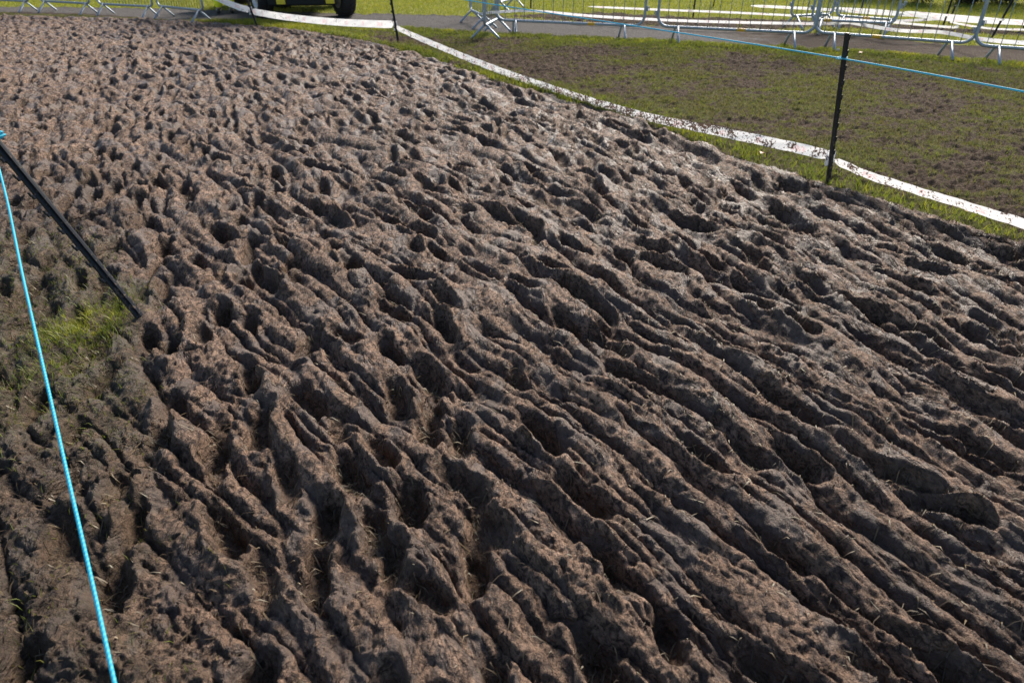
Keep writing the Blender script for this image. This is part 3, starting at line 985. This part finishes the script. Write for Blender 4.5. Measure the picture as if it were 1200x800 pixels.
# front axle midpoint and heading (the front faces the viewer)
vx, vy = -4.075, 14.80
veh = empty('utility_vehicle', (vx, vy, -0.01), R(9), 'dark utility vehicle parked on the path with yellow blocks on its bumper', 'vehicle')
wm = wheel_meshes(0.36, 0.29)
for x in (-0.775, 0.775):
    add_wheel(veh, wm, (x, 0.0, 0.37), R(24))
for x in (-0.775, 0.775):
    add_wheel(veh, wm, (x, 2.05, 0.37))
m = MB().box((1.0, 2.9, 0.13), (0, 0.95, 0.40), bevel=0.02).box((0.16, 0.3, 0.16), (0.12, 2.0, 0.32), bevel=0.03)
m.tube([(-0.7, 0, 0.36), (0.7, 0, 0.36)], 0.03, 8).tube([(-0.7, 2.05, 0.36), (0.7, 2.05, 0.36)], 0.035, 8)
m.build('chassis', DARK, veh)
MB().box((1.26, 0.16, 0.28), (0.05, -0.47, 0.39), bevel=0.03).build('bumper', DARK, veh)
for x in (-0.34, 0.56):
    MB().box((0.16, 0.03, 0.13), (x, -0.560, 0.345), bevel=0.008).build('reflector_block', YEL, veh)
MB().box((1.28, 0.95, 0.42), (0, 0.02, 0.86), bevel=0.07, taper=(0.9, 0.85)).build('bonnet', GREEN, veh)
for x in (-0.45, 0.45):
    MB().lathe([(0.0, -0.03), (0.07, -0.02), (0.085, 0.02), (0.08, 0.04)], 20).build('headlight', LAMP, veh, (x, -0.46, 0.85), (0, 0, R(90)))
MB().box((1.34, 0.95, 0.10), (0, 0.95, 0.62), bevel=0.03).build('floor', DARK, veh)
for s in (-1, 1):
    m = MB()
    m.tube([(s * 0.62, 0.48, 0.95), (s * 0.56, 0.68, 1.82), (s * 0.56, 1.35, 1.85), (s * 0.62, 1.45, 0.65)], 0.026, 10)
    m.build('roll_bar', DARK, veh)
    MB().box((0.5, 0.48, 0.12), (s * 0.3, 1.1, 0.88), bevel=0.04).box((0.5, 0.12, 0.5), (s * 0.3, 1.36, 1.12), (R(-8), 0, 0), bevel=0.04).build('seat', SEAT, veh)
    for yy in (0.0, 2.05):
        m = MB()
        pts = [(s * 0.775, yy + 0.47 * math.cos(R(a)), 0.37 + 0.47 * math.sin(R(a))) for a in range(15, 170, 12)]
        n0 = len(m.v)
        for px_, py_, pz_ in pts:
            for dx_, dz_ in ((-0.17, 0), (0.17, 0), (0.17, 0.02), (-0.17, 0.02)):
                m.v.append(Vector((px_ + dx_, py_, pz_ + dz_))); m.uv.append((0, 0))
        for i in range(len(pts) - 1):
            for k in range(4):
                m.f.append((i * 4 + k, i * 4 + (k + 1) % 4, (i + 1) * 4 + (k + 1) % 4, (i + 1) * 4 + k)); m.smooth.append(False)
        m.build('mudguard', DARK, veh)
MB().box((1.24, 0.98, 0.05), (0, 1.0, 1.88), bevel=0.02).build('roof', DARK, veh)
MB().box((1.10, 0.012, 0.72), (0, 0.585, 1.42), (R(-13), 0, 0)).build('windscreen', GLASS, veh)
m = MB().box((1.36, 1.15, 0.04), (0, 2.1, 0.82))
m.box((0.04, 1.15, 0.30), (-0.66, 2.1, 0.99)).box((0.04, 1.15, 0.30), (0.66, 2.1, 0.99)).box((1.28, 0.04, 0.30), (0, 1.55, 0.99))
m.build('cargo_bed', GREEN, veh)
MB().box((1.28, 0.04, 0.30), (0, 2.66, 0.99), bevel=0.006).build('tailgate', GREEN, veh)
m = MB().tube([(0.16 * math.cos(a) - 0.3, 0.70 + 0.05 * math.sin(a), 1.20 + 0.15 * math.sin(a)) for a in [2 * math.pi * k / 18 for k in range(18)]], 0.014, 8, closed=True)
m.tube([(-0.3, 0.70, 1.20), (-0.3, 0.5, 1.0)], 0.018, 8)
m.build('steering_wheel', SEAT, veh)

# a trailer behind it, one wheel in view
trl = empty('trailer', (-6.05, 17.1, 0.0), R(-34), 'small trailer with pale wheel rims parked behind the vehicle', 'trailer')
wt = wheel_meshes(0.34, 0.24)
for x in (-0.02, 1.35):
    add_wheel(trl, wt, (x, 0, 0.34))
MB().box((1.10, 2.0, 0.10), (0.665, 0, 0.55), bevel=0.01).tube([(0.0, 0, 0.34), (1.33, 0, 0.34)], 0.03, 8).build('chassis', DARK, trl)
for loc, size in (((0.13, 0, 0.67), (0.03, 2.0, 0.14)), ((1.20, 0, 0.67), (0.03, 2.0, 0.14)), ((0.665, 0.985, 0.67), (1.04, 0.03, 0.14)), ((0.665, -0.985, 0.67), (1.04, 0.03, 0.14))):
    MB().box(size, loc, bevel=0.005).build('side_board', GREEN, trl)
MB().tube([(0.665, -1.0, 0.55), (0.665, -1.9, 0.48), (0.665, -1.95, 0.40)], 0.035, 8).build('drawbar', GALV, trl)

# ------------------------------------------------------------------ person in high-visibility clothing
HIVIS = mat_simple('hi_vis_fabric', (0.88, 0.98, 0.04), 0.7, 0, 0.2, 0.2, 12, 0.004)
NAVY = mat_simple('dark_trousers', (0.02, 0.022, 0.03), 0.8)
SKIN = mat_simple('skin', (0.42, 0.25, 0.18), 0.5)
BOOT = mat_simple('black_boots', (0.018, 0.017, 0.016), 0.5)
HAIR = mat_simple('brown_hair', (0.05, 0.03, 0.02), 0.7)
GREY = mat_simple('reflective_band', (0.6, 0.6, 0.6), 0.3, 0.5)

def skinned(name, verts, edges, mat, parent, lv=2):
    me = bpy.data.meshes.new(name)
    me.from_pydata([v[:3] for v in verts], edges, [])
    o = link(name, me, parent)
    o.modifiers.new('skin', 'SKIN').use_smooth_shade = True
    for i, v in enumerate(verts):
        sv = me.skin_vertices[0].data[i]
        sv.radius = (v[3], v[4] if len(v) > 4 else v[3])
        sv.use_root = (i == 0)
    s = o.modifiers.new('subd', 'SUBSURF')
    s.levels = lv; s.render_levels = lv
    me.materials.append(mat)
    return o

pr = empty('person', (-5.84, 15.40, 0.0), R(15), 'person standing by the path in yellow hi-vis trousers and black boots', 'person')
bv = [(0, 0, 0.95, .15, .10), (0, 0, 1.15, .14, .10), (0, 0.01, 1.38, .17, .11), (0, 0, 1.50, .06), (0, -0.01, 1.60, .075, .095), (0, -0.01, 1.72, .075, .09),
      (-0.20, 0, 1.42, .055), (-0.25, 0.02, 1.15, .042), (-0.24, -0.06, 0.90, .032), (-0.235, -0.09, 0.80, .03),
      (0.20, 0, 1.42, .055), (0.25, 0.02, 1.15, .042), (0.24, -0.06, 0.90, .032), (0.235, -0.09, 0.80, .03),
      (-0.10, 0, 0.88, .085), (-0.12, -0.01, 0.48, .06), (-0.13, 0.02, 0.10, .045), (-0.13, -0.10, 0.045, .04),
      (0.10, 0, 0.88, .085), (0.11, -0.01, 0.48, .06), (0.12, 0.06, 0.10, .045), (0.13, -0.05, 0.045, .04)]
be = [(0, 1), (1, 2), (2, 3), (3, 4), (4, 5), (2, 6), (6, 7), (7, 8), (8, 9), (2, 10), (10, 11), (11, 12), (12, 13), (0, 14), (14, 15), (15, 16), (16, 17), (0, 18), (18, 19), (19, 20), (20, 21)]
skinned('body', bv, be, SKIN, pr)
tv_ = [(0, 0, 0.98, .17, .125), (-0.10, 0, 0.86, .105), (-0.12, -0.01, 0.48, .088), (-0.13, 0.02, 0.08, .082),
       (0.10, 0, 0.86, .105), (0.11, -0.01, 0.48, .088), (0.12, 0.06, 0.08, .082)]
skinned('trousers', tv_, [(0, 1), (1, 2), (2, 3), (0, 4), (4, 5), (5, 6)], HIVIS, pr)
jv = [(0, 0, 0.92, .18, .14), (0, 0, 1.15, .175, .135), (0, 0.01, 1.38, .20, .14), (0, 0, 1.48, .085),
      (-0.21, 0, 1.42, .075), (-0.255, 0.02, 1.15, .062), (-0.245, -0.055, 0.91, .05), (0.21, 0, 1.42, .075), (0.255, 0.02, 1.15, .062), (0.245, -0.055, 0.91, .05)]
skinned('jacket', jv, [(0, 1), (1, 2), (2, 3), (2, 4), (4, 5), (5, 6), (2, 7), (7, 8), (8, 9)], HIVIS, pr)
for fx, fy in ((-0.13, 0.02), (0.12, 0.06)):
    skinned('boot', [(fx, fy, 0.13, .060), (fx, fy, 0.07, .058), (fx, fy - 0.10, 0.05, .052), (fx, fy - 0.20, 0.04, .042)], [(0, 1), (1, 2), (2, 3)], BOOT, pr)
skinned('hair', [(0, 0.015, 1.70, .082, .095), (0, 0.0, 1.775, .07, .08)], [(0, 1)], HAIR, pr)
for z_ in (1.02, 1.22):
    MB().tube([(0.20 * math.cos(a), 0.165 * math.sin(a), z_) for a in [2 * math.pi * k / 24 for k in range(24)]], 0.022, 6, closed=True).build('reflective_band', GREY, pr)

# ------------------------------------------------------------------ bushes at the top right
BARK = mat_simple('bark', (0.07, 0.05, 0.035), 0.9, 0, 0.2, 0.3, 20, 0.01)
LEAF = mat_blades('bush_leaves', [(0.0, (0.018, 0.022, 0.010)), (0.5, (0.035, 0.045, 0.016)), (0.85, (0.07, 0.06, 0.03)), (1.0, (0.22, 0.16, 0.09))], 0.3)
def leaf_cloud(name, parent, n, clumps, size, mat, seed):
    g = np.random.default_rng(seed)
    cl = np.array(clumps)
    pick = g.integers(0, len(cl), n)
    dirs = g.standard_normal((n, 3)); dirs /= np.linalg.norm(dirs, axis=1)[:, None]
    rr = g.random(n) ** 0.45
    c = cl[pick, :3] + dirs * rr[:, None] * cl[pick, 3:4] * np.array([1, 1, 0.85])
    keep = c[:, 2] > 0.02
    c = c[keep]; n = len(c)
    a = g.standard_normal((n, 3)); a /= np.linalg.norm(a, axis=1)[:, None]
    b = np.cross(a, g.standard_normal((n, 3))); b /= np.linalg.norm(b, axis=1)[:, None]
    s = size * (0.6 + 0.8 * g.random(n))[:, None]
    co_ = np.stack([c - a * s, c + b * s * 0.42, c + a * s, c - b * s * 0.42], axis=1).reshape(-1, 3)
    pol = np.arange(n * 4).reshape(n, 4)
    me = np_mesh(name, co_, pol, mat, {'tint': np.repeat(g.random(n), 4)}, smooth=False)
    return link(name, me, parent)

for bi, (bx, by, lab) in enumerate((( 10.4, 17.3, 'dark leafy bush nearest the high tape at the top right'), (12.3, 16.6, 'dark leafy bush at the top right corner of the view'), (9.0, 19.3, 'low dark bush at the back, left of the other bushes'))):
    bt = empty('bush', (bx, by, 0), 0, lab, 'bush', 'bushes at the top right')
    sm_ = MB()
    clumps = []
    r = random.Random(40 + bi)
    for k in range(7):
        a = r.uniform(0, 6.28); l = r.uniform(0.4, 1.1); hh = r.uniform(0.7, 1.7)
        end = Vector((math.cos(a) * l, math.sin(a) * l * 0.7, hh))
        sm_.tube([(0.1 * math.cos(a), 0.1 * math.sin(a), -0.05), end * 0.5 + Vector((0, 0, 0.15)), end], [0.035, 0.022, 0.008], 6)
        clumps.append((end.x, end.y, end.z, r.uniform(0.35, 0.55)))
        clumps.append((end.x * 1.05, end.y * 1.05, 0.30, r.uniform(0.3, 0.42)))
    sm_.build('stems', BARK, bt)
    tag(leaf_cloud('foliage', bt, 5200, clumps, 0.055, LEAF, 60 + bi), kind='stuff')

# ------------------------------------------------------------------ grass and straw
def blades(name, px, py, hgt, wid, tint, mat, seed, lean=0.5, zoff=0.0):
    g = np.random.default_rng(seed)
    n = len(px)
    z = gz(px, py) - 0.004 + zoff
    a = g.random(n) * 2 * np.pi
    la = g.random(n) * 2 * np.pi
    ll = hgt * lean * (0.3 + g.random(n))
    wx, wy = np.cos(a) * wid / 2, np.sin(a) * wid / 2
    tx, ty = px + np.cos(la) * ll, py + np.sin(la) * ll
    mx, my = px + np.cos(la) * ll * 0.3, py + np.sin(la) * ll * 0.3
    co_ = np.stack([np.stack([px - wx, py - wy, z], 1), np.stack([px + wx, py + wy, z], 1),
                    np.stack([mx + wx * 0.7, my + wy * 0.7, z + hgt * 0.6], 1), np.stack([mx - wx * 0.7, my - wy * 0.7, z + hgt * 0.6], 1),
                    np.stack([tx, ty, z + hgt], 1)], axis=1).reshape(-1, 3)
    i0 = np.arange(n)[:, None] * 5
    tri = np.concatenate([i0 + np.array([[0, 1, 2]]), i0 + np.array([[0, 2, 3]]), i0 + np.array([[3, 2, 4]])], axis=1).reshape(-1, 3)
    me = np_mesh(name, co_, tri, mat, {'tint': np.repeat(tint, 5)}, smooth=False)
    return tag(link(name, me), kind='stuff')

def scatter(n, x0, x1, y0, y1, seed):
    g = np.random.default_rng(seed)
    return g.uniform(x0, x1, n), g.uniform(y0, y1, n), g

# the verge beside the mud and up to the path
sx, sy, g = scatter(620000, -6, 12, 3.2, 14.2, 71)
ok = (np.abs(sx) < 1.2 + 0.80 * sy) & (at(zone, sx, sy) == 1)
dens = 1.15 - 1.45 * at(muddy, sx, sy) + 0.7 * pnoise(sx * 4.5, sy * 4.5, 72) + 0.4 * pnoise(sx * 14, sy * 14, 73)
near = 1.0
ok &= g.random(len(sx)) < np.clip(dens, 0.02, 1) * 0.80
sx, sy = sx[ok], sy[ok]
n = len(sx)
edge_l = np.exp(-((at(dm, sx, sy) + 0.10) / 0.21) ** 2)
edge_p = np.exp(-(at(dn.astype(np.float32), sx, sy) / 0.9) ** 2)
tint = np.clip(0.36 + 0.40 * edge_l + 0.30 * edge_p + 0.5 * edge_p * np.clip(pnoise(sx * 2.3, sy * 2.3, 78) * 2.5 - 0.2, 0, 1) + 0.22 * pnoise(sx * 1.6, sy * 1.6, 74) + 0.16 * g.standard_normal(n) + 0.12 * pnoise(sx * 9, sy * 9, 75), 0, 1)
hg = (0.018 + 0.020 * g.random(n)) * (1 + 0.7 * edge_l + 0.3 * edge_p)
blades('verge_grass', sx, sy, hg, 0.0042 + 0.0004 * sy, tint, GRASS, 76, 0.9)

# the meadow beyond
sx, sy, g = scatter(150000, -13, 15, 10.0, 20, 81)
ok = (np.abs(sx) < 1.2 + 0.78 * sy) & (at(zone, sx, sy) == 3) & (g.random(len(sx)) > at(mudband, sx, sy) * 0.95)
sx, sy = sx[ok], sy[ok]
n = len(sx)
tint = np.clip(0.86 + 0.25 * pnoise(sx * 1.2, sy * 1.2, 82) + 0.14 * g.standard_normal(n), 0, 1)
blades('meadow_grass', sx, sy, 0.03 + 0.03 * g.random(n), np.full(n, 0.010), tint, GRASS, 83, 0.7)

# tufts left of the rope
sx, sy, g = scatter(150000, -4.0, -0.2, 0.9, 4.4, 91)
gv = at(grassy, sx, sy); pv = at(patch, sx, sy)
ok = (g.random(len(sx)) < np.clip(0.20 * gv + 1.8 * np.maximum(0, pv - 0.22), 0, 1) * (0.35 + 1.3 * np.clip(pnoise(sx * 5, sy * 5, 92) + 0.3, 0, 1))) & (at(zone, sx, sy) == 0)
sx, sy, pv = sx[ok], sy[ok], pv[ok]
n = len(sx)
tint = np.clip(0.42 + 0.45 * pv + 0.20 * pnoise(sx * 7, sy * 7, 93) + 0.15 * g.standard_normal(n), 0, 1)
blades('tuft_grass', sx, sy, 0.014 + 0.024 * g.random(n) + 0.008 * pv, np.full(n, 0.0034), tint, GRASS, 94, 1.0)

# dead grass trodden into the prints
sx, sy, g = scatter(420000, -5, 5, 0.5, 7.5, 101)
sv = at(straw, sx, sy)
ok = (np.abs(sx) < 0.9 + 0.78 * sy) & (at(zone, sx, sy) == 0)
ok &= g.random(len(sx)) < np.clip(sv - 0.45, 0, 1) * (0.25 + 1.5 * np.clip(pnoise(sx * 3, sy * 3, 102) + 0.2, 0, 1)) * np.clip(3.2 / sy, 0.25, 1.3) + 0.03 + 0.06 * at(grassy, sx, sy) + 0.03 * sst(0.5, -0.4, sx * 0.856 + sy * 0.516)
sx, sy = sx[ok], sy[ok]
n = len(sx)
ln_ = 0.018 + 0.045 * g.random(n) ** 1.6
a = g.random(n) * 2 * np.pi
ex, ey = sx + np.cos(a) * ln_, sy + np.sin(a) * ln_
mx, my = (sx + ex) / 2 + g.normal(0, 0.004, n), (sy + ey) / 2 + g.normal(0, 0.004, n)
za, zb = gz(sx, sy), gz(ex, ey)
zm = np.maximum(gz(mx, my), (za + zb) / 2) + 0.004 + 0.010 * g.random(n)
za = za + 0.001; zb = np.minimum(zb, za + 0.03) + 0.003 * g.random(n)
wd = 0.0011 + 0.0012 * g.random(n)
wx, wy = -np.sin(a) * wd, np.cos(a) * wd
co_ = np.stack([np.stack([sx - wx, sy - wy, za], 1), np.stack([sx + wx, sy + wy, za], 1), np.stack([mx + wx, my + wy, zm], 1), np.stack([mx - wx, my - wy, zm], 1),
                np.stack([ex, ey, zb], 1)], axis=1).reshape(-1, 3)
i0 = np.arange(n)[:, None] * 5
tri = np.concatenate([i0 + np.array([[0, 1, 2]]), i0 + np.array([[0, 2, 3]]), i0 + np.array([[3, 2, 4]])], axis=1).reshape(-1, 3)
tint = np.clip(0.45 + 0.25 * g.standard_normal(n), 0, 1)
tag(link('trodden_straw', np_mesh('trodden_straw', co_, tri, STRAW, {'tint': np.repeat(tint, 5)}, smooth=False)), kind='stuff')

# ------------------------------------------------------------------ small loose things
STONE = mat_simple('pale_stone', (0.50, 0.44, 0.38), 0.8, 0, 0.3, 0.2, 60, 0.004)
RED = mat_simple('russet_leaf', (0.22, 0.055, 0.025), 0.6)
b = bmesh.new()
bmesh.ops.create_icosphere(b, subdivisions=3, radius=1.0)
for v in b.verts:
    k = 1 + 0.16 * math.sin(v.co.x * 3.1 + 1) + 0.14 * math.sin(v.co.y * 4.3 + v.co.z * 2)
    v.co = Vector((v.co.x * 0.030 * k, v.co.y * 0.022 * k, v.co.z * 0.022 * k))
sp_ = (4.643, 10.461)
st = MB().bm(b, None, True).build('stone', STONE)
st.location = (sp_[0], sp_[1], float(gz(*sp_)) + 0.022)
tag(st, 'small pale stone on the turf beside the tall black stake top', 'stone')
def leaf(label, p, s, rz):
    m = MB()
    for i in range(7):
        f = i / 6
        w_ = math.sin(math.pi * min(1, f * 0.92 + 0.06)) * 0.32 * s
        z_ = 0.10 * s * math.sin(f * 3.0) + 0.015
        for k in (-1, 0, 1):
            m.v.append(Vector(((f - 0.5) * s, k * w_, z_ + abs(k) * 0.10 * s))); m.uv.append((0, 0))
    for i in range(6):
        for k in range(2):
            a = i * 3 + k
            m.f.append((a, a + 3, a + 4, a + 1)); m.smooth.append(True)
    o = m.build('fallen_leaf', RED)
    o.location = (p[0], p[1], float(gz(*p)) + 0.012); o.rotation_euler = (0.15, 0.1, rz)
    tag(o, label, 'leaf', 'fallen russet leaves on the turf')
leaf('russet fallen leaf on the turf right of the tall stake top', (4.846, 10.172), 0.09, 0.3)
leaf('russet fallen leaf in the grass under the muddy tape', (1.972, 5.382), 0.06, 1.0)
leaf('russet fallen leaf in grass below the tape near the right edge', (2.862, 4.098), 0.035, 2.0)
sk = (0.33, 5.746)
m = MB().tube([(-0.05, 0, 0.0), (-0.02, 0.006, 0.02), (0.02, 0.0, 0.05), (0.045, 0.004, 0.085)], [0.006, 0.006, 0.005, 0.003], 6)
o = m.build('stick', STONE)
o.location = (sk[0], sk[1], float(gz(*sk)) + 0.01); o.rotation_euler = (0, 0, 0.6)
tag(o, 'pale broken stick poking up out of the mud', 'stick')
